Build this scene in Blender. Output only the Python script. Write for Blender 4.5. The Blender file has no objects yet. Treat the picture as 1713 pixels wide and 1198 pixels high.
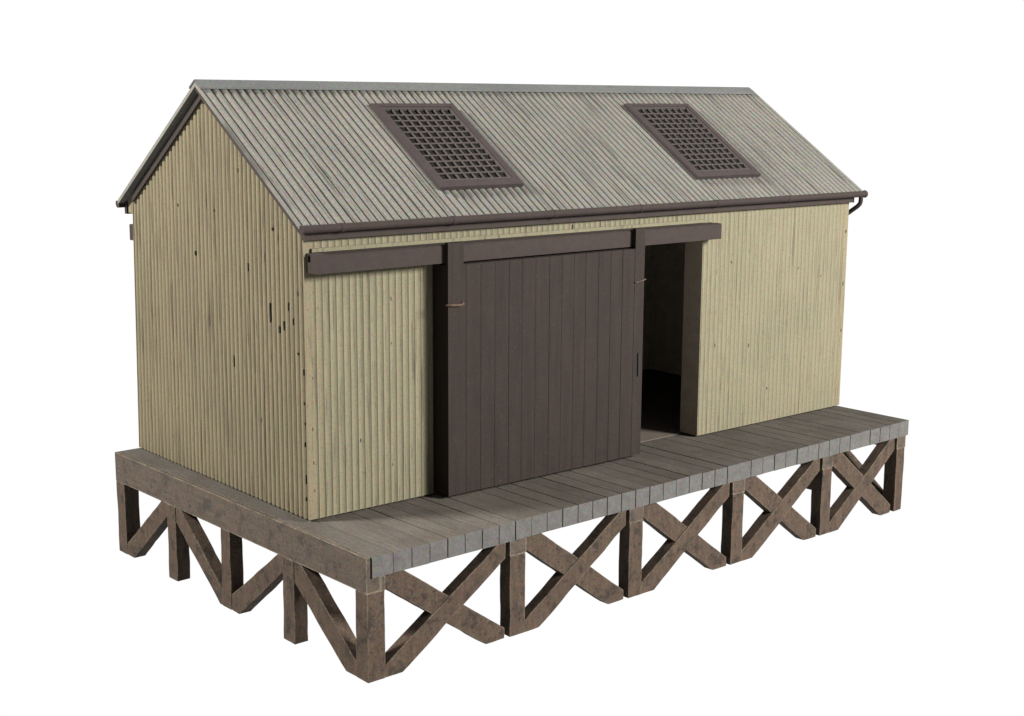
import bpy, bmesh, math, random
from mathutils import Vector, Matrix
random.seed(7)
S = bpy.context.scene
COL = S.collection

# ---------------------------------------------------------------- camera, world, lamps, exposure
LEG = 0.8587                     # height of the deck above the ground
cam_d = bpy.data.cameras.new('camera')
cam = bpy.data.objects.new('camera', cam_d); COL.objects.link(cam); S.camera = cam
cam_d.sensor_width = 36.0; cam_d.lens = 36.0 * 2337.38 / 1713.0
cam_d.clip_start = 0.05; cam_d.clip_end = 500
yaw, pit, rol = 0.7218, -0.1837, 0.0058
fw = Vector((math.sin(yaw)*math.cos(pit), math.cos(yaw)*math.cos(pit), math.sin(pit)))
rt = Vector((math.cos(yaw), -math.sin(yaw), 0)); up = rt.cross(fw)
r2 = rt*math.cos(rol) + up*math.sin(rol); u2 = -rt*math.sin(rol) + up*math.cos(rol)
m = Matrix((r2, u2, -fw)).transposed().to_4x4()
m.translation = Vector((-5.1435, -7.9808, 2.9199 + LEG))
cam.matrix_world = m

world = bpy.data.worlds.new('World'); S.world = world; world.use_nodes = True
bg = world.node_tree.nodes['Background']
bg.inputs['Strength'].default_value = 1.0
# added surround: white below and behind for a blank ground, dimmer elsewhere for contrast
wt = world.node_tree
def wmath(op, a, b=None, c=None):
    n = wt.nodes.new('ShaderNodeMath'); n.operation = op
    for i, v in enumerate((a, b, c)):
        if v is None: continue
        if isinstance(v, (int, float)): n.inputs[i].default_value = v
        else: wt.links.new(v, n.inputs[i])
    return n.outputs[0]
def wstep(v, lo, hi):
    n = wt.nodes.new('ShaderNodeMapRange'); n.interpolation_type = 'SMOOTHSTEP'
    wt.links.new(v, n.inputs['Value']); n.inputs['From Min'].default_value = lo; n.inputs['From Max'].default_value = hi
    return n.outputs['Result']
wtc = wt.nodes.new('ShaderNodeTexCoord'); wsp = wt.nodes.new('ShaderNodeSeparateXYZ')
wt.links.new(wtc.outputs['Generated'], wsp.inputs[0])
ahead = wmath('ADD', wmath('MULTIPLY', wsp.outputs['X'], 0.66), wmath('MULTIPLY', wsp.outputs['Y'], 0.75))
drop = wmath('MULTIPLY', wstep(ahead, 0.05, 0.45), wmath('SUBTRACT', 1.0, wstep(wsp.outputs['Z'], 0.35, 0.65)))
low = wmath('SUBTRACT', 1.0, wstep(wsp.outputs['Z'], -0.06, 0.0))
lev = wmath('MULTIPLY_ADD', wmath('MAXIMUM', drop, low), 1.03 - 0.42, 0.42)
wt.links.new(lev, bg.inputs['Color'])

def area(name, loc, target, size, power, color=(1, 1, 1)):
    d = bpy.data.lights.new(name, 'AREA'); d.shape = 'SQUARE'; d.size = size; d.energy = power; d.color = color
    o = bpy.data.objects.new(name, d); COL.objects.link(o); o.location = loc
    o.rotation_euler = (Vector(target) - Vector(loc)).to_track_quat('-Z', 'Y').to_euler()
    return o
area('key_lamp', (10.2, -15.6, 8.9), (2.9, 0.2, 1.4), 4.8, 17400, (1.0, 0.98, 0.95))
area('side_lamp', (-10.8, 6.5, 11.5), (0.0, 1.0, 1.5), 2.4, 11300, (1.0, 0.975, 0.935))

S.view_settings.view_transform = 'Standard'; S.view_settings.look = 'None'
S.view_settings.exposure = 0; S.view_settings.gamma = 1; S.view_settings.use_curve_mapping = False

# ---------------------------------------------------------------- materials
class NT:
    def __init__(self, name, rough=0.85, spec=0.15):
        self.m = bpy.data.materials.new(name); self.m.use_nodes = True
        self.t = self.m.node_tree; self.n = self.t.nodes
        self.b = self.n['Principled BSDF']
        self.b.inputs['Roughness'].default_value = rough
        self.b.inputs['Specular IOR Level'].default_value = spec
        self.tc = self.n.new('ShaderNodeTexCoord')
    def link(self, a, b): self.t.links.new(a, b)
    def noise(self, scale, vec=(1, 1, 1), detail=3, rough=0.6, off=(0, 0, 0)):
        mp = self.n.new('ShaderNodeMapping'); mp.inputs['Scale'].default_value = vec; mp.inputs['Location'].default_value = off
        self.link(self.tc.outputs['Object'], mp.inputs['Vector'])
        n = self.n.new('ShaderNodeTexNoise'); n.inputs['Scale'].default_value = scale
        n.inputs['Detail'].default_value = detail; n.inputs['Roughness'].default_value = rough
        self.link(mp.outputs['Vector'], n.inputs['Vector'])
        return n
    def ramp(self, src, stops):
        r = self.n.new('ShaderNodeValToRGB')
        e = r.color_ramp.elements
        while len(e) < len(stops): e.new(0.5)
        for el, (p, c) in zip(e, stops):
            el.position = p; el.color = (c, c, c, 1) if isinstance(c, (int, float)) else (*c, 1)
        self.link(src, r.inputs['Fac']); return r.outputs['Color']
    def mix(self, a, b, fac, mode='MIX'):
        x = self.n.new('ShaderNodeMix'); x.data_type = 'RGBA'; x.blend_type = mode
        for s, v in ((6, a), (7, b), (0, fac)):
            if isinstance(v, (int, float)):
                x.inputs[s].default_value = v if s == 0 else (v, v, v, 1)
            elif isinstance(v, tuple): x.inputs[s].default_value = (*v, 1)
            else: self.link(v, x.inputs[s])
        return x.outputs[2]
    def speckle(self, col, scale=70, amount=0.35):
        """fine colour mottling of old paint, pinkish to greenish"""
        n = self.noise(scale, detail=2, rough=0.8)
        tint = self.mix((1.0, 1.0, 1.0), n.outputs['Color'], 1.0)
        g = self.n.new('ShaderNodeHueSaturation'); g.inputs['Saturation'].default_value = 1.0; g.inputs['Value'].default_value = 2.0
        self.link(n.outputs['Color'], g.inputs['Color'])
        return self.mix(col, g.outputs['Color'], amount, 'MULTIPLY')
    def out(self, col, bump=None, strength=0.3, dist=0.01):
        self.link(col, self.b.inputs['Base Color'])
        if bump is not None:
            bp = self.n.new('ShaderNodeBump'); bp.inputs['Strength'].default_value = strength; bp.inputs['Distance'].default_value = dist
            self.link(bump, bp.inputs['Height']); self.link(bp.outputs['Normal'], self.b.inputs['Normal'])
        return self.m

def paint_sheet(name, base, alt, dirt, rib_vec, blotch=0.6, streak=(0.36, 0.5), amount=0.75, speck=55):
    t = NT(name, 0.8, 0.12)
    big = t.noise(1.3, detail=4)
    c = t.mix(base, alt, t.ramp(big.outputs['Fac'], [(0.35, 0.0), (0.68, 1.0)]))
    st = t.noise(1.0, rib_vec, detail=3, rough=0.75)           # rain streaks of grime along the ribs
    c = t.mix(dirt, c, t.ramp(st.outputs['Fac'], [(streak[0], 0.25), (streak[1], 1.0)]))
    fl = t.noise(1.0, tuple(v*2.2 for v in rib_vec), detail=2, rough=0.8, off=(3, 1, 2))
    c = t.mix(dirt, c, t.ramp(fl.outputs['Fac'], [(0.27, 0.0), (0.33, 1.0)]))
    pt = t.noise(60, detail=2, rough=0.8, off=(7, 2, 5))
    c = t.mix(dirt, c, t.ramp(pt.outputs['Fac'], [(0.27, 0.25), (0.37, 1.0)]))
    c = t.speckle(c, speck, amount)
    return t.out(c, st.outputs['Fac'], 0.15, 0.004)

CREAM = paint_sheet('cream_paint_front', (0.0950, 0.0848, 0.0549), (0.0838, 0.0766, 0.0495), (0.045, 0.037, 0.026), (34, 34, 1.4), streak=(0.32, 0.45), amount=0.5, speck=80)
CREAM_END = paint_sheet('cream_paint_end', (0.0973, 0.0823, 0.0505), (0.0862, 0.0734, 0.0462), (0.035, 0.026, 0.018), (32, 32, 1.3), streak=(0.32, 0.47), amount=0.5, speck=80)
ROOF = paint_sheet('weathered_grey_sheet', (0.0874, 0.0828, 0.0720), (0.0741, 0.0718, 0.0630), (0.026, 0.024, 0.021), (40, 1.1, 1.1), streak=(0.34, 0.47))
CAP = paint_sheet('ridge_grey', (0.0558, 0.0576, 0.0549), (0.0468, 0.0495, 0.0477), (0.03, 0.03, 0.03), (3, 14, 14), streak=(0.25, 0.4))

def plain(name, base, alt, scale=9, rough=0.8, spec=0.15, amount=0.5, speck=62):
    t = NT(name, rough, spec)
    n = t.noise(scale, detail=5, rough=0.7)
    c = t.mix(base, alt, t.ramp(n.outputs['Fac'], [(0.36, 0.0), (0.66, 1.0)]))
    c = t.speckle(c, speck, amount)
    return t.out(c, n.outputs['Fac'], 0.2, 0.004)
def door_paint():
    t = NT('purple_brown_paint', 0.8, 0.12)
    n = t.noise(3.2, detail=5, rough=0.7)
    c = t.mix((0.0118, 0.0079, 0.0062), (0.0098, 0.0069, 0.0053), t.ramp(n.outputs['Fac'], [(0.36, 0.0), (0.66, 1.0)]))
    st = t.noise(1.0, (16, 16, 1.3), detail=4, rough=0.75)
    c = t.mix(c, t.ramp(st.outputs['Fac'], [(0.30, (0.72, 0.70, 0.68)), (0.52, (1.0, 1.0, 1.0)), (0.72, (1.18, 1.15, 1.08))]), 1.0, 'MULTIPLY')
    pt = t.noise(46, detail=3, rough=0.8, off=(2, 5, 1))
    c = t.mix(c, (0.034, 0.027, 0.022), t.ramp(pt.outputs['Fac'], [(0.62, 0.0), (0.72, 0.8)]))
    c = t.speckle(c, 58, 0.65)
    return t.out(c, st.outputs['Fac'], 0.25, 0.004)
BROWN = door_paint()
BROWN2 = plain('purple_brown_trim', (0.0164, 0.0110, 0.0092), (0.0126, 0.0088, 0.0073), 14)
GRID = plain('rooflight_mesh_paint', (0.034, 0.028, 0.0255), (0.026, 0.0215, 0.0195), 20)
SKYF = plain('rooflight_frame_paint', (0.0216, 0.0158, 0.0158), (0.0168, 0.0126, 0.0122), 12)
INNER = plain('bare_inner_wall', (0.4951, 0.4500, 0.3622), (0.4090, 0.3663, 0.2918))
JAMB = plain('lightened_tan_jamb', (0.2015, 0.1663, 0.1260), (0.1625, 0.1350, 0.1032))  # doorway edges coloured lighter than the cream to stand in for missing light
FLOORM = plain('lightened_inner_floor', (0.0617, 0.0506, 0.0406), (0.0472, 0.0388, 0.0312))  # floor colour raised to stand in for light inside the doorway
CHIP = plain('bare_dark_chip', (0.012, 0.010, 0.008), (0.008, 0.007, 0.006))
PANE = plain('dirty_dark_pane', (0.005, 0.0045, 0.004), (0.010, 0.009, 0.008), 18, 0.6, 0.1)
RUST = plain('rusty_pin', (0.0500, 0.0293, 0.0203), (0.0250, 0.0158, 0.0113), 30)

def timber(name, base, alt, dark, vec, rust=(0.048, 0.031, 0.022)):
    t = NT(name, 0.9, 0.1)
    g = t.noise(1.0, vec, detail=5, rough=0.75)
    c = t.mix(base, alt, t.ramp(g.outputs['Fac'], [(0.32, 0.0), (0.66, 1.0)]))
    b = t.noise(8.5, detail=7, rough=0.78, off=(5, 2, 1))
    c = t.mix(dark, c, t.ramp(b.outputs['Fac'], [(0.40, 0.2), (0.485, 1.0)]))
    r = t.noise(14, detail=3, off=(1, 7, 4))
    c = t.mix(c, rust, t.ramp(r.outputs['Fac'], [(0.60, 0.0), (0.74, 0.55)]))
    pt = t.noise(48, detail=3, rough=0.8, off=(3, 8, 6))
    c = t.mix(dark, c, t.ramp(pt.outputs['Fac'], [(0.34, 0.1), (0.44, 1.0)]))
    c = t.speckle(c, 62, 0.7)
    # worn, paler arrises
    bv = t.n.new('ShaderNodeBevel'); bv.samples = 6; bv.inputs['Radius'].default_value = 0.016
    gm = t.n.new('ShaderNodeNewGeometry')
    dt = t.n.new('ShaderNodeVectorMath'); dt.operation = 'DOT_PRODUCT'
    t.link(bv.outputs['Normal'], dt.inputs[0]); t.link(gm.outputs['True Normal'], dt.inputs[1])
    ed = t.ramp(dt.outputs['Value'], [(0.80, 1.0), (0.97, 0.0)])
    wn = t.noise(11, detail=4, rough=0.7, off=(9, 4, 2))
    ed = t.mix(0.0, ed, t.ramp(wn.outputs['Fac'], [(0.38, 0.1), (0.60, 0.85)]))
    c = t.mix(c, (0.15, 0.13, 0.095), ed)
    return t.out(c, g.outputs['Fac'], 0.35, 0.006)
WOOD_V = timber('dark_creosoted_timber', (0.0437, 0.0306, 0.0216), (0.0266, 0.0182, 0.0131), (0.013, 0.0105, 0.009), (26, 26, 5))
WOOD_B = timber('dark_timber_beam', (0.0475, 0.0365, 0.0281), (0.0334, 0.0259, 0.0200), (0.020, 0.017, 0.0145), (24, 3.5, 40))

def deck_material():
    t = NT('weathered_grey_planks', 0.9, 0.1)
    sep = t.n.new('ShaderNodeSeparateXYZ'); t.link(t.tc.outputs['Object'], sep.inputs[0])
    ad = t.n.new('ShaderNodeMath'); ad.operation = 'SUBTRACT'; ad.inputs[1].default_value = 0.058; t.link(sep.outputs['X'], ad.inputs[0])
    dv = t.n.new('ShaderNodeMath'); dv.operation = 'DIVIDE'; dv.inputs[1].default_value = 0.1525; t.link(ad.outputs[0], dv.inputs[0])
    fl = t.n.new('ShaderNodeMath'); fl.operation = 'FLOOR'; t.link(dv.outputs[0], fl.inputs[0])
    wn = t.n.new('ShaderNodeTexWhiteNoise'); wn.noise_dimensions = '1D'; t.link(fl.outputs[0], wn.inputs['W'])
    g = t.noise(1.0, (34, 5, 18), detail=5, rough=0.75)
    c = t.mix((0.0550, 0.0490, 0.0415), (0.0390, 0.0345, 0.0295), t.ramp(g.outputs['Fac'], [(0.32, 0.0), (0.68, 1.0)]))
    c = t.mix(c, t.ramp(wn.outputs['Value'], [(0.0, (0.86, 0.85, 0.84)), (1.0, (1.05, 1.03, 1.0))]), 1.0, 'MULTIPLY')
    b = t.noise(2.2, detail=4, off=(2, 3, 1))
    c = t.mix(c, t.ramp(b.outputs['Fac'], [(0.3, (0.80, 0.77, 0.74)), (0.65, (1.05, 1.06, 1.07))]), 1.0, 'MULTIPLY')
    pt = t.noise(1.0, (60, 22, 60), detail=3, rough=0.8, off=(3, 8, 6))
    c = t.mix((0.014, 0.012, 0.010), c, t.ramp(pt.outputs['Fac'], [(0.30, 0.2), (0.42, 1.0)]))
    c = t.speckle(c, 62, 0.65)
    return t.out(c, g.outputs['Fac'], 0.3, 0.005)
DECK = deck_material()
DECK_END = plain('pale_plank_end', (0.056, 0.054, 0.051), (0.043, 0.041, 0.038), 16, 0.9, 0.1, 0.6, 62)  # plank ends paler and bluer than the deck top

def ground_material():
    """added translucent white sheet, lit from below to stay blank and shadowless"""
    mt = bpy.data.materials.new('added_glow_sheet'); mt.use_nodes = True
    nt = mt.node_tree; nt.nodes.remove(nt.nodes['Principled BSDF'])
    tr = nt.nodes.new('ShaderNodeBsdfTranslucent'); tr.inputs['Color'].default_value = (0.985, 0.985, 0.985, 1)
    nt.links.new(tr.outputs[0], nt.nodes['Material Output'].inputs['Surface'])
    return mt
GROUND = ground_material()  # added glowing sheet that keeps the ground white without shadows

# ---------------------------------------------------------------- builders
def link(name, bm, mats, parent=None, label=None, smooth=False):
    me = bpy.data.meshes.new(name)
    bmesh.ops.recalc_face_normals(bm, faces=bm.faces)
    bm.to_mesh(me); bm.free()
    for mt in (mats if isinstance(mats, (list, tuple)) else [mats]): me.materials.append(mt)
    if smooth:
        for f in me.polygons: f.use_smooth = True
    o = bpy.data.objects.new(name, me); COL.objects.link(o)
    if parent: o.parent = parent
    if label: o['label'] = label
    return o

def thing(name, label, cat, loc=(0, 0, 0), rz=0):
    o = bpy.data.objects.new(name, None); COL.objects.link(o); o.empty_display_size = 0.2
    o.location = loc; o.rotation_euler = (0, 0, rz); o['label'] = label; o['category'] = cat
    return o

def bevel(bm, w, seg=2, geom=None):
    es = [e for e in (geom or bm.edges) if len(e.link_faces) == 2 and e.calc_face_angle(0) > 0.3]
    bmesh.ops.bevel(bm, geom=es, offset=w, segments=seg, profile=0.6, affect='EDGES', clamp_overlap=True)

def box(bm, x0, x1, y0, y1, z0, z1, mat=0):
    vs = [bm.verts.new(p) for p in ((x0,y0,z0),(x1,y0,z0),(x1,y1,z0),(x0,y1,z0),(x0,y0,z1),(x1,y0,z1),(x1,y1,z1),(x0,y1,z1))]
    for q in ((0,3,2,1),(4,5,6,7),(0,1,5,4),(1,2,6,5),(2,3,7,6),(3,0,4,7)):
        f = bm.faces.new([vs[i] for i in q]); f.material_index = mat
    return vs

def prism(bm, pts, a, b, axis, mat=0):
    """outline pts swept between a and b along axis ('x': pts are y,z; 'y': x,z; 'z': x,y)"""
    mk = {'x': lambda p, t: (t, p[0], p[1]), 'y': lambda p, t: (p[0], t, p[1]), 'z': lambda p, t: (p[0], p[1], t)}[axis]
    A = [bm.verts.new(mk(p, a)) for p in pts]; B = [bm.verts.new(mk(p, b)) for p in pts]
    n = len(pts)
    fs = [bm.faces.new(A), bm.faces.new(list(reversed(B)))]
    for i in range(n): fs.append(bm.faces.new((A[i], B[i], B[(i+1) % n], A[(i+1) % n])))
    for f in fs: f.material_index = mat
    return fs

def wobble(bm, amt, scale=2.0, seed=0):
    from mathutils import noise
    for v in bm.verts:
        d = noise.noise_vector(v.co*scale + Vector((seed*7.1, seed*3.3, seed)))
        v.co += d*amt

def hew(bm, cut, amt, seed):
    """uneven edges: cut the long edges, round the arrises, then push the points about"""
    es = [e for e in bm.edges if e.calc_length() > 2*cut]
    for e in es:
        k = min(14, int(e.calc_length()/cut))
        bmesh.ops.subdivide_edges(bm, edges=[e], cuts=k)
    bmesh.ops.triangulate(bm, faces=[f for f in bm.faces if len(f.verts) > 4])
    es = [e for e in bm.edges if len(e.link_faces) == 2 and e.calc_face_angle(0) > 0.5]
    bmesh.ops.bevel(bm, geom=es, offset=0.005, segments=2, profile=0.6, affect='EDGES', clamp_overlap=True)
    wobble(bm, amt, 5.0, seed); wobble(bm, amt*0.5, 17.0, seed + 3)

HEW = [0]
def tube(bm, pts, r, n=12, caps=True):
    rings = []
    P = [Vector(p) for p in pts]
    for i, p in enumerate(P):
        d = (P[min(i+1, len(P)-1)] - P[max(i-1, 0)]).normalized()
        a = d.orthogonal().normalized() if i == 0 else (pa - d*pa.dot(d)).normalized()
        pa = a; b = d.cross(a)
        rings.append([bm.verts.new(p + (a*math.cos(2*math.pi*k/n) + b*math.sin(2*math.pi*k/n))*r) for k in range(n)])
    for A, B in zip(rings, rings[1:]):
        for k in range(n): bm.faces.new((A[k], A[(k+1) % n], B[(k+1) % n], B[k]))
    if caps:
        bm.faces.new(list(reversed(rings[0]))); bm.faces.new(rings[-1])

def steps(a, b, pitch, k=12):
    """sample positions that fall exactly on every crest and furrow"""
    st = pitch/k; i0 = math.ceil(a/st + 0.05); i1 = math.floor(b/st - 0.05)
    return [a] + [i*st for i in range(i0, i1 + 1)] + [b]

def rib(u, pitch, amp):
    """broad rounded ribs with narrow furrows; 0 at the crest, negative in the furrow"""
    c = abs(math.cos(math.pi*u/pitch))
    return amp*(c**0.65 - 1.0)

# ---------------------------------------------------------------- the ground
bm = bmesh.new()
vs = [bm.verts.new(p) for p in ((-120, -120, 0), (120, -120, 0), (120, 120, 0), (-120, 120, 0))]
bm.faces.new(vs)
g = link('ground', bm, GROUND); g['kind'] = 'structure'; g['label'] = 'plain white glowing surface added under the platform'

# ================================================================ the platform
plat = thing('timber_platform', 'grey planked platform on dark brown cross braced timber trestles under the shed', 'platform', (0, 0, LEG))
X0, XE, YF, YB = -0.1505, 6.0108, -0.9, 2.703
# deck of planks, each with its own seam
bm = bmesh.new()
PP = 0.1525
seams = [-0.116] + [0.058 + k*PP for k in range(39)] + [XE]
seams = [s for s in seams if s <= XE]
rnd = random.Random(3)
for a, b in zip(seams, seams[1:]):
    if b - a < 0.03: continue
    t = bmesh.new()
    yj = rnd.uniform(-0.003, 0.003)
    box(t, a + 0.0022 + rnd.uniform(0, 0.0028), b - 0.0022 - rnd.uniform(0, 0.0028), YF - 0.008 + yj, YB, -0.1426, rnd.uniform(-0.003, 0.0))
    bevel(t, 0.006, 2)
    t.normal_update()
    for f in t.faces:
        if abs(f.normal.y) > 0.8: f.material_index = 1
    me = bpy.data.meshes.new('tmp'); t.to_mesh(me); t.free(); bm.from_mesh(me); bpy.data.meshes.remove(me)
box(bm, -0.11, XE - 0.01, YF + 0.022, YB - 0.01, -0.136, -0.03)          # solid core, so that seams are grooves
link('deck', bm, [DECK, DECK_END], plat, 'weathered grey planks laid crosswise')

def beam(name, pts, y0, y1, mat, label=None):
    bm = bmesh.new(); prism(bm, pts, y0, y1, 'y'); bevel(bm, 0.005, 2); return link(name, bm, mat, plat, label)
# end beams (deep board at the left end), cross joists at each trestle post
beam('end_beam', [(X0, -0.245), (X0+0.11, -0.245), (X0+0.11, -0.146), (X0+0.034, -0.146), (X0+0.034, -0.001), (X0, -0.001)], YF + 0.003, YB, WOOD_B, 'deep brown beam along the left end')
PX = [X0, 1.0865, 2.2963, 3.5061, 4.7159, 5.8486]
PW = [0.143, 0.145, 0.145, 0.145, 0.14, 0.130]
for px, pw in list(zip(PX, PW))[1:]:
    beam('joist', [(px - 0.004, -0.256), (px + pw + 0.004, -0.256), (px + pw + 0.004, -0.144), (px - 0.004, -0.144)], YF + 0.001, YB - 0.02, WOOD_B)
beam('joist', [(X0 + 0.111, -0.25), (X0 + PW[0] + 0.004, -0.25), (X0 + PW[0] + 0.004, -0.147), (X0 + 0.111, -0.147)], YF + 0.001, YB - 0.02, WOOD_B)

def post(x0, x1, y0, y1, ztop):
    bm = bmesh.new(); box(bm, x0, x1, y0, y1, -LEG, ztop); HEW[0] += 1; hew(bm, 0.07, 0.0045, HEW[0])
    return link('post', bm, WOOD_V, plat)
T = 0.112
for i, (px, pw) in enumerate(zip(PX, PW)):
    if i == 0: post(px + 0.001, px + pw, YF, YF + 0.135, -0.2455)
    elif i == 5: post(px + 0.006, px + pw, YF + 0.004, YF + 0.13, -0.2565)
    else: post(px, px + pw, YF + 0.002, YF + T, -0.2565)
for px, pw in list(zip(PX, PW))[1:5]: post(px, px + pw, YB - T - 0.02, YB - 0.021, -0.2565)   # rear row

def brace_poly(name, pts, a, b, axis, lab=None):
    bm = bmesh.new(); prism(bm, pts, a, b, axis); HEW[0] += 1; hew(bm, 0.07, 0.004, HEW[0])
    return link(name, bm, WOOD_V, plat, lab)
for i in range(5):
    x0 = PX[i]; k = (PX[i+1] - PX[i])/1.2098 if i else 1.0
    if i == 0: k = 1.237/1.2098
    fit = lambda pts: [(x0 + 0.143 + (px - 0.143)*((PX[i+1] - x0 - 0.143)/(1.2098 - 0.143)), pz) for px, pz in pts]
    up_ = fit([(0.144, -0.768), (1.072, -0.163), (1.095, -0.146), (1.168, -0.146), (1.168, -0.262), (0.285, -LEG), (0.144, -LEG)])
    dn_ = fit([(0.147, -0.1465), (0.30, -0.1465), (1.10, -0.730), (1.168, -0.782), (1.168, -LEG), (1.00, -LEG), (0.147, -0.234)])
    brace_poly('brace', up_, YF + 0.003, YF + 0.098, 'y')
    brace_poly('brace', dn_, YF + 0.012, YF + 0.104, 'y')

def end_frame(xo, s):
    """posts and braces across one end; xo the outer face, s = +1 inwards"""
    a, b = xo + s*0.002, xo + s*T
    lo, hi = min(a, b), max(a, b)
    for y0, y1 in ((1.683, 1.824), (0.850, 0.980), (-0.020, 0.125)): post(lo, hi, y0, y1, -0.2455)
    post(lo - 0.0, hi + 0.02*s if s > 0 else hi, 2.56, 2.7045, -0.2455)
    c, d = xo + s*0.006, xo + s*(T - 0.008)
    lo, hi = min(c, d), max(c, d)
    brace_poly('brace', [(2.559, -0.766), (1.920, -0.246), (1.826, -0.246), (1.826, -0.352), (2.440, -LEG), (2.559, -LEG)], lo, hi, 'x')
    brace_poly('brace', [(1.600, -0.246), (1.681, -0.246), (1.681, -0.368), (1.090, -0.812), (1.030, -LEG), (0.982, -LEG), (0.982, -0.738)], lo, hi, 'x')
    brace_poly('brace', [(0.848, -0.734), (0.185, -0.246), (0.127, -0.246), (0.127, -0.366), (0.745, -LEG), (0.848, -LEG)], lo, hi, 'x')
    brace_poly('brace', [(-0.104, -0.246), (-0.022, -0.246), (-0.022, -0.402), (-0.640, -LEG), (-0.764, -LEG), (-0.764, -0.758)], lo, hi, 'x')
end_frame(X0, 1)
XR = PX[5] + PW[5]
beam('end_beam', [(XR - T, -0.262), (XR - 0.002, -0.262), (XR - 0.002, -0.2565), (XR - T, -0.2565)], YF + 0.14, YB - 0.03, WOOD_B)
end_frame(XR, -1)

# ================================================================ the shed
SH = thing('goods_shed', 'cream corrugated shed with grey ridged roof, two rooflights and brown sliding door', 'shed', (0, 0, LEG), -0.0212)
L, Wd, ZR, ZE, YE = 6.0, 2.6777, 3.0261, 2.0853, -0.0614
YRG = Wd/2; SL = (ZR - ZE)/(YRG - YE); ANG = math.atan(SL); CS, SN = math.cos(ANG), math.sin(ANG)
RT = 0.028                                     # roof thickness square to the slope
def zroof(y): return ZR - abs(y - YRG)*SL       # crest of the sheet
def zund(y): return zroof(y) - RT/CS
WT = 0.2

def ribbed_panel(bm, x0, x1, y_out, y_in, z0, z1, pitch, amp, mat_in=1, ph=0.0, zt=None):
    """wall running along x, ribs on the face at y_out"""
    s = -1 if y_out < y_in else 1
    prev = None
    for x in steps(x0, x1, pitch):
        edge = min(x - x0, x1 - x) < 0.012
        y = y_out - s*(0 if edge else rib(x + ph, pitch, amp))
        cur = [bm.verts.new((x, y, z0)), bm.verts.new((x, y, z1)), bm.verts.new((x, y_in, z0)), bm.verts.new((x, y_in, z1))]
        if prev:
            bm.faces.new((prev[0], cur[0], cur[1], prev[1])).material_index = 0
            bm.faces.new((prev[2], prev[3], cur[3], cur[2])).material_index = mat_in
            bm.faces.new((prev[1], cur[1], cur[3], prev[3])).material_index = mat_in
            bm.faces.new((prev[0], prev[2], cur[2], cur[0])).material_index = mat_in
        else:
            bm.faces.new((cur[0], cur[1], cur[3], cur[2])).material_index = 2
        prev = cur
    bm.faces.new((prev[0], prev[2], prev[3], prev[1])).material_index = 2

def fleck(bm, x, z, w, h, y=0.0, mat=3):
    """a nail head or a chip of bare metal, standing 2 mm proud of the ribs"""
    t = bmesh.new(); rr = random.Random(int(x*1000 + z*77))
    pts = []
    for k in range(7):
        a = 2*math.pi*k/7 + 0.2
        pts.append((x + math.cos(a)*w*rr.uniform(0.7, 1.1), z + math.sin(a)*h*rr.uniform(0.75, 1.1)))
    prism(bm, pts, y - 0.002, y + 0.006, 'y', mat); t.free()

# front wall: left panel, right panel, band over the doorway, batten under the band
WP = 0.0557; WZ = 0.014             # the sheets stop short of the deck, on a set-back sill
bm = bmesh.new()
ribbed_panel(bm, 0.034, 1.083, -0.004, WT, WZ, 1.738, WP, 0.0095)
ribbed_panel(bm, 3.975, L - 0.034, -0.004, WT, WZ, 2.055, WP, 0.0068)
ribbed_panel(bm, 0.034, 3.9745, -0.004, WT, 1.7385, 2.055, WP, 0.0085)
for x, z, w, h in ((0.713, 1.513, .008, .017), (0.709, 1.194, .009, .014), (0.704, 0.845, .009, .016), (0.700, 0.501, .008, .018),
                   (0.095, 1.505, .009, .012), (0.086, 1.136, .009, .014), (0.077, 0.528, .009, .018), (0.589, 1.168, .006, .05),
                   (0.713, 0.30, .006, .012), (0.44, 0.52, .006, .016), (0.25, 0.80, .006, .008), (0.086, 0.86, .008, .016), (0.05, 0.22, .005, .012), (0.043, 0.66, .004, .02), (0.05, 1.02, .004, .01), (0.046, 0.42, .005, .014),
                   (2.457, 1.929, .013, .024), (4.16, 1.45, .007, .03), (4.16, 1.10, .007, .016), (4.17, 0.80, .007, .020), (4.16, 0.42, .006, .014),
                   (4.587, 1.60, .009, .025), (4.60, 1.35, .007, .02), (5.044, 1.827, .010, .012), (4.35, 1.52, .008, .012), (4.62, 0.75, .007, .02),
                   (5.10, 0.95, .007, .012), (5.42, 0.55, .006, .016), (5.28, 1.40, .006, .012), (4.9, 0.32, .007, .014), (5.62, 1.30, .006, .010),
                   (5.97, 1.70, .012, .02), (5.965, 1.20, .009, .03), (5.97, 0.75, .009, .02)):
    fleck(bm, x, z, w, h, -0.004)
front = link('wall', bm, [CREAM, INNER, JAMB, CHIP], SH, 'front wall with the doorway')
bm = bmesh.new(); box(bm, 1.0855, 1.22, 0.004, 0.16, 0.0, 1.737); bevel(bm, 0.004, 1); link('gap_post', bm, BROWN2, SH)  # dark post added to block the bright interior in the gap beside the door
bm = bmesh.new(); box(bm, 0.2, L - 0.2, 0.175, Wd - 0.26, 0.0, 0.006); link('floor', bm, FLOORM, SH)  # board added over the deck to lighten the dark doorway
bm = bmesh.new(); box(bm, 0.055, 3.98, -0.024, -0.0045, 1.888, 1.914); bevel(bm, 0.004, 1)
link('batten', bm, CREAM, front)

# rear wall (leans in a little towards the eaves, as the end wall does)
def yback(z): return Wd - 0.08*min(max(z, 0), 2.0)/2.0
bm = bmesh.new()
ribbed_panel(bm, 0.13, L - 0.13, Wd - 0.085, Wd - 0.25, WZ, 2.05, WP, 0.006)
link('wall', bm, [CREAM, INNER, CREAM, CHIP], SH, 'rear wall')

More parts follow.
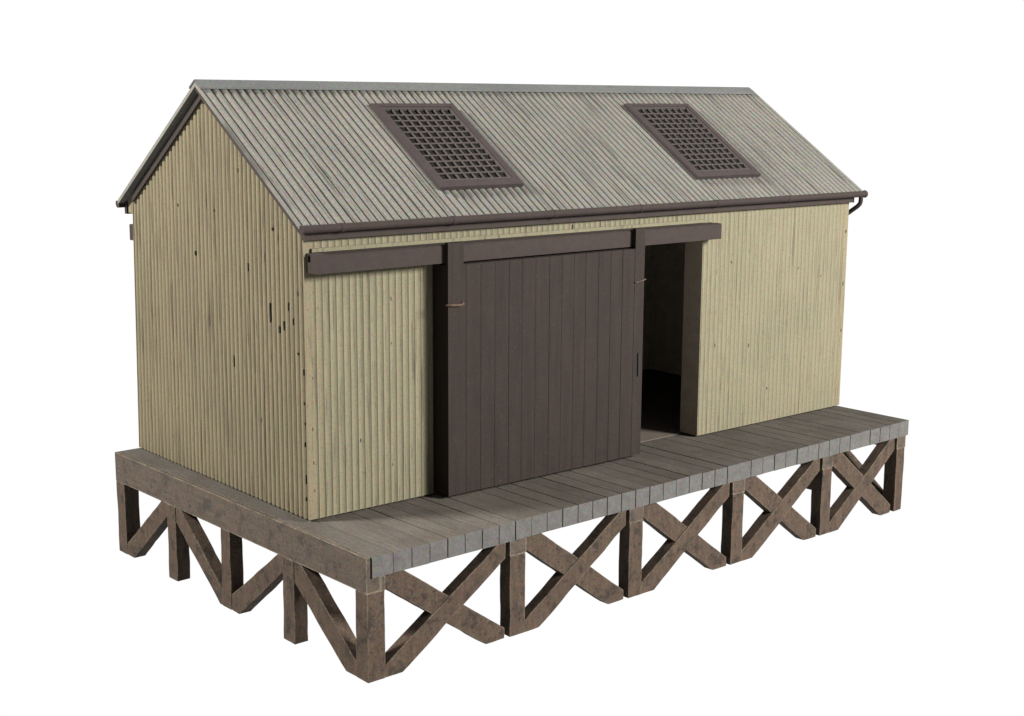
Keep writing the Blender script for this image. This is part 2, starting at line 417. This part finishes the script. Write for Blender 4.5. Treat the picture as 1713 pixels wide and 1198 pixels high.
# end walls: gables with upright ribs
def gable(xo, s, name_label, flecks=()):
    bm = bmesh.new(); EP = 0.0615
    y0, y1 = -0.0055, Wd
    xin = xo + s*0.13
    prev = None
    for yb in steps(y0, y1, EP):
        f = (yb - y0)/(y1 - y0)
        yb = y0 + (y1 - y0)*f; yt = y0 + (yback(2.0) - y0)*f
        edge = min(yb - y0, y1 - yb) < 0.012
        x = xo - s*(0 if edge else rib(yb, EP, 0.020))
        zt = zund(yt) - 0.002
        cur = [bm.verts.new((x, yb, WZ)), bm.verts.new((x, yt, zt)), bm.verts.new((xin, yb, WZ)), bm.verts.new((xin, yt, zt))]
        if prev:
            bm.faces.new((prev[0], cur[0], cur[1], prev[1])).material_index = 0
            bm.faces.new((prev[2], prev[3], cur[3], cur[2])).material_index = 1
            bm.faces.new((prev[1], cur[1], cur[3], prev[3])).material_index = 1
            bm.faces.new((prev[0], prev[2], cur[2], cur[0])).material_index = 1
        else: bm.faces.new((cur[0], cur[1], cur[3], cur[2])).material_index = 0
        prev = cur
    bm.faces.new((prev[0], prev[2], prev[3], prev[1])).material_index = 0
    for ya, yb_, z0 in ((yback(2.0) - 0.005, Wd + 0.035, 1.985),):      # boxed eaves end
        prism(bm, [(ya, z0), (yb_, z0), (yb_, zund(yb_) - 0.004), (ya, zund(ya) - 0.004)], xo + s*0.002, xo + s*0.1, 'x', 0)
    for y, z, w, h in flecks:
        rr = random.Random(int(y*999 + z*71)); pts = []
        for k in range(7):
            a = 2*math.pi*k/7 + 0.3
            pts.append((y + math.cos(a)*w*rr.uniform(0.7, 1.1), z + math.sin(a)*h*rr.uniform(0.75, 1.1)))
        prism(bm, pts, xo - 0.0015, xo + 0.008, 'x', 3)
    return link('wall', bm, [CREAM_END, INNER, CREAM, CHIP], SH, name_label)
gable(0.0, 1, 'left gable wall', ((0.460, 1.43, .010, .085), (0.274, 1.355, .011, .032), (0.338, 1.32, .011, .026), (0.853, 2.404, .012, .018), (1.227, 2.095, .010, .012),
      (0.082, 1.60, .009, .02), (0.098, 1.182, .008, .010), (0.21, 1.50, .006, .03), (0.15, 1.40, .005, .025), (1.55, 1.75, .008, .02), (1.0, 1.0, .006, .05), (0.75, 1.72, .008, .03), (0.62, 0.62, .007, .02),
      (1.35, 1.25, .006, .05), (0.033, 0.55, .006, .02), (0.028, 0.30, .005, .035), (0.031, 0.84, .005, .012), (0.03, 1.06, .005, .022), (0.026, 0.70, .004, .012), (0.032, 0.16, .005, .016), (1.8, 2.1, .008, .016), (0.4, 2.02, .008, .012)))
gable(L, -1, 'right gable wall')

# sill under the sheets, set back so that a dark joint shows along the deck
for x0, x1, y0, y1 in ((0.035, 1.06, 0.03, 0.17), (4.0, L - 0.035, 0.03, 0.17), (0.035, L - 0.035, Wd - 0.22, Wd - 0.11), (0.036, 0.11, 0.171, Wd - 0.221), (L - 0.11, L - 0.036, 0.171, Wd - 0.221)):
    bm = bmesh.new(); box(bm, x0, x1, y0, y1, 0.0, WZ + 0.004); link('sill', bm, CHIP, SH)

# roof: two corrugated slopes
bm = bmesh.new(); RP = 0.068; RA = 0.019
xl, xr = -0.062, L + 0.118
from mathutils import noise as mnoise
for side in (-1, 1):
    prev = None
    for x in steps(xl, xr, RP):
        d = rib(x, RP, RA)
        cur = []
        for f in (0.0, 0.33, 0.66, 1.0):
            y = YRG + side*(YRG - YE)*f
            dd = d + 0.0035*mnoise.noise(Vector((x*1.4, f*3 + side*5, 0.3)))*(1 if 0 < f < 1 else 0.5)
            cur.append(bm.verts.new((x, y + side*dd*SN, zroof(y) + dd*CS)))
        ye = YRG + side*(YRG - YE)
        cur += [bm.verts.new((x, ye, zund(ye))), bm.verts.new((x, YRG, zund(YRG)))]
        if prev:
            for k in range(6): bm.faces.new((prev[k], cur[k], cur[(k+1) % 6], prev[(k+1) % 6])) if k != 5 else None
        else: bm.faces.new(cur)
        prev = cur
    bm.faces.new(list(reversed(prev)))
for f in bm.faces:
    f.smooth = False
roof = link('roof', bm, ROOF, SH)
# ridge cap: a folded strip
bm = bmesh.new(); cw = 0.104; ct = 0.012; off = 0.006
def capline(y, up): return ZR - abs(y - YRG)*SL + (off + up)/CS
ys = (YRG - cw*CS, YRG - 0.012, YRG, YRG + 0.012, YRG + cw*CS)
outer = [(y, capline(y, ct) - (0.004 if y == YRG else 0)) for y in ys]; inner = [(y, capline(y, 0)) for y in (ys[4], YRG, ys[0])]
prism(bm, outer + inner, xl - 0.004, L + 0.075, 'x')
link('ridge_cap', bm, CAP, roof)
# bargeboards under the verges
for xo, s in ((-0.017, 1), (L + 0.017, -1)):
    for side in (-1, 1):
        bm = bmesh.new()
        ya, yb = YRG, YRG + side*(YRG - YE - (0.012 if side < 0 else 0.17))
        drop = 0.074/CS; gp = 0.003 if side < 0 else 0.03
        pts = [(ya, zund(ya) - gp), (yb, zund(yb) - gp), (yb, zund(yb) - drop), (ya, zund(ya) - drop)]
        if side < 0: pts = [(p[0] - 0.0005, p[1]) for p in pts]
        prism(bm, pts, xo, xo + s*0.013, 'x'); bevel(bm, 0.002, 1)
        link('bargeboard', bm, BROWN2, SH)
        if side > 0 or True:
            bm = bmesh.new()                                # thin brown edge strip under the sheet's verge, front slope only
            if side < 0:
                xs = xl + 0.003 if s > 0 else xr - 0.016
                prism(bm, [(ya, zund(ya) + 0.004), (yb, zund(yb) + 0.004), (yb, zund(yb) - 0.028), (ya, zund(ya) - 0.028)], xs, xs + 0.013, 'x')
                link('bargeboard', bm, BROWN2, SH)
            else: bm.free()

# fascia boards, gutters, downpipe
def mirror_y(y, rear): return Wd - y if rear else y
for rear in (False, True):
    bm = bmesh.new(); ya, yb = sorted((mirror_y(-0.046, rear), mirror_y(-0.008, rear)))
    box(bm, -0.012, L + 0.012, ya, yb, 1.974, 2.072); bevel(bm, 0.003, 1)
    link('fascia_board', bm, BROWN2, SH)
    bm = bmesh.new(); pts = []
    pts.append((-0.050, 2.074)); pts.append((-0.050, 2.026))
    for k in range(7):
        a = -math.pi/2 - k*math.pi/2/6
        pts.append((-0.078 + math.cos(a)*0.034, 2.056 + math.sin(a)*0.034))
    pts += [(-0.112, 2.070), (-0.104, 2.078), (-0.068, 2.0785)]
    pts = [(mirror_y(y, rear), z) for y, z in pts]
    prism(bm, pts, -0.058, L + 0.132, 'x')
    gut = link('gutter', bm, BROWN2, SH)
    if not rear:
        for x in (0.26, 1.218, 2.192, 3.13, 4.05, 5.0):
            bm = bmesh.new()
            cy, cz = -0.08, 2.052
            prism(bm, [(cy + (y - cy)*1.09, cz + (z - cz)*1.12) for y, z in pts], x - 0.017, x + 0.017, 'x')
            link('gutter_joint', bm, BROWN2, gut)
        bm = bmesh.new(); bmesh.ops.create_uvsphere(bm, u_segments=16, v_segments=10, radius=0.036)
        for v in bm.verts: v.co = Vector((L + 0.134 + v.co.x*0.7, -0.078 + v.co.y, 2.05 + v.co.z))
        link('stop_end', bm, BROWN2, gut, smooth=True)
bm = bmesh.new()
tube(bm, [(L + 0.082, -0.076, 2.04), (L + 0.082, -0.076, 1.985), (L + 0.080, -0.070, 1.96), (L + 0.072, -0.05, 1.935), (L + 0.038, 0.07, 1.84), (L + 0.031, 0.098, 1.81), (L + 0.030, 0.10, 1.76), (L + 0.030, 0.10, 0.03)], 0.021, 14)
link('downpipe', bm, BROWN2, SH, smooth=True)

# sliding door gear: rails front and rear
def rail(y0, y1, z0, z1, x0, x1):
    bm = bmesh.new(); s = 1 if y1 > y0 else -1
    # a hood: front plate, top plate, notch open at the wall side
    pts = [(y0, z0), (y0, z1 - 0.01), (y0 + s*0.012, z1), (y0 + s*0.075, z1), (y0 + s*0.075, z1 - 0.06), (y1 - s*0.016, z1 - 0.06), (y1 - s*0.016, z1), (y1 - s*0.001, z1), (y1 - s*0.001, z0)]
    prism(bm, pts, x0, x1, 'x'); bevel(bm, 0.003, 1)
    return link('door_rail', bm, BROWN2, SH)
rail(-0.130, -0.006, 1.752, 1.884, 0.022, 4.066)
rail(Wd + 0.085, Wd - 0.08, 1.752, 1.884, 0.04, 4.066)

# the door: planks with furrows, two ears that hang over the rail
DX0, DX1, DYF, DYB, DZ0, DZ1 = 1.098, 3.100, -0.172, -0.010, 0.026, 1.738
bm = bmesh.new()
prof = [(DX0, DYF)]
gx = DX0 + 0.165; rr = random.Random(11)
while gx < DX1 - 0.08:
    w = rr.uniform(0.0012, 0.0024); dp = rr.uniform(0.003, 0.008)
    prof += [(gx - w, DYF), (gx, DYF + dp), (gx + w, DYF)]
    gx += rr.uniform(0.125, 0.14)
prof += [(DX1, DYF), (DX1, DYB), (DX0, DYB)]
prism(bm, prof, DZ0, DZ1, 'z')
for a, b in ((DX0, 1.240), (2.995, DX1)):
    box(bm, a, b, DYF, -0.1335, DZ1 - 0.0005, 1.899)
door = link('sliding_door', bm, BROWN, SH, 'brown boarded sliding door, partly open')
def pin(pts, r=0.008):
    bm = bmesh.new(); tube(bm, pts, r, 8); o = link('pin', bm, RUST, door, smooth=True); return o
pin([(1.068, DYF - 0.012, 1.455), (1.14, DYF - 0.012, 1.449), (1.205, DYF - 0.012, 1.445), (1.228, DYF - 0.010, 1.452), (1.234, DYF + 0.004, 1.466)], 0.010)
pin([(2.985, DYF - 0.010, 1.470), (3.005, DYF - 0.012, 1.468), (3.06, DYF - 0.012, 1.476), (3.108, DYF - 0.010, 1.486)], 0.005)
bm = bmesh.new(); box(bm, 3.044, 3.070, DYF - 0.010, DYF + 0.002, 0.690, 0.885); bevel(bm, 0.004, 2)
link('handle', bm, CHIP, door)

# rooflights on the front slope
def on_roof(x, s, h):
    """point s up the front slope from the eaves, h above the crests"""
    return Vector((x, YE + s*CS - h*SN, ZE + s*SN + h*CS))
def rbox(bm, x0, x1, s0, s1, h0, h1):
    c = [on_roof(x, s, h) for h in (h0, h1) for x, s in ((x0, s0), (x1, s0), (x1, s1), (x0, s1))]
    vs = [bm.verts.new(p) for p in c]
    for q in ((0,3,2,1),(4,5,6,7),(0,1,5,4),(1,2,6,5),(2,3,7,6),(3,0,4,7)): bm.faces.new([vs[i] for i in q])
def rooflight(x0, x1, s0, s1, lab):
    root = None
    bm = bmesh.new(); H = 0.032; fl, fr, fb, ft = 0.066, 0.055, 0.080, 0.042
    o = [(x0, s0), (x1, s0), (x1, s1), (x0, s1)]; i = [(x0 + fl, s0 + fb), (x1 - fr, s0 + fb), (x1 - fr, s1 - ft), (x0 + fl, s1 - ft)]
    lo = [bm.verts.new(on_roof(x, s, -0.004)) for x, s in o]; ho = [bm.verts.new(on_roof(x, s, H)) for x, s in o]
    hi = [bm.verts.new(on_roof(x, s, H)) for x, s in i]; li = [bm.verts.new(on_roof(x, s, 0.0035)) for x, s in i]
    for k in range(4):
        j = (k+1) % 4
        bm.faces.new((lo[k], lo[j], ho[j], ho[k])); bm.faces.new((ho[k], ho[j], hi[j], hi[k])); bm.faces.new((hi[k], hi[j], li[j], li[k]))
        bm.faces.new((lo[k], li[k], li[j], lo[j]))
    bevel(bm, 0.004, 2)
    fr_o = link('skylight', bm, SKYF, SH, lab)
    a0, a1, b0, b1 = x0 + fl, x1 - fr, s0 + fb, s1 - ft
    bm = bmesh.new(); rbox(bm, a0 - 0.004, a1 + 0.004, b0 - 0.004, b1 + 0.004, -0.002, 0.004); link('pane', bm, PANE, fr_o)
    bm = bmesh.new(); w = 0.022; hz = 0.023
    rbox(bm, a0, a0 + w, b0, b1, 0.0046, hz); rbox(bm, a1 - w, a1, b0, b1, 0.0046, hz)
    rbox(bm, a0 + w, a1 - w, b0, b0 + w, 0.0046, hz); rbox(bm, a0 + w, a1 - w, b1 - w, b1, 0.0046, hz)
    nx_, ns_ = 8, 12
    for k in range(1, nx_):
        c = a0 + w + (a1 - a0 - 2*w)*k/nx_; rbox(bm, c - 0.0068, c + 0.0068, b0 + w, b1 - w, hz - 0.009, hz - 0.002)
    for k in range(1, ns_):
        c = b0 + w + (b1 - b0 - 2*w)*k/ns_; rbox(bm, a0 + w, a1 - w, c - 0.0066, c + 0.0066, hz - 0.0098, hz - 0.0035)
    link('grille', bm, GRID, fr_o)
rooflight(1.290, 2.098, 0.292, 1.372, 'left rooflight with brown frame and square grille')
rooflight(4.062, 4.893, 0.276, 1.380, 'right rooflight with brown frame and square grille')
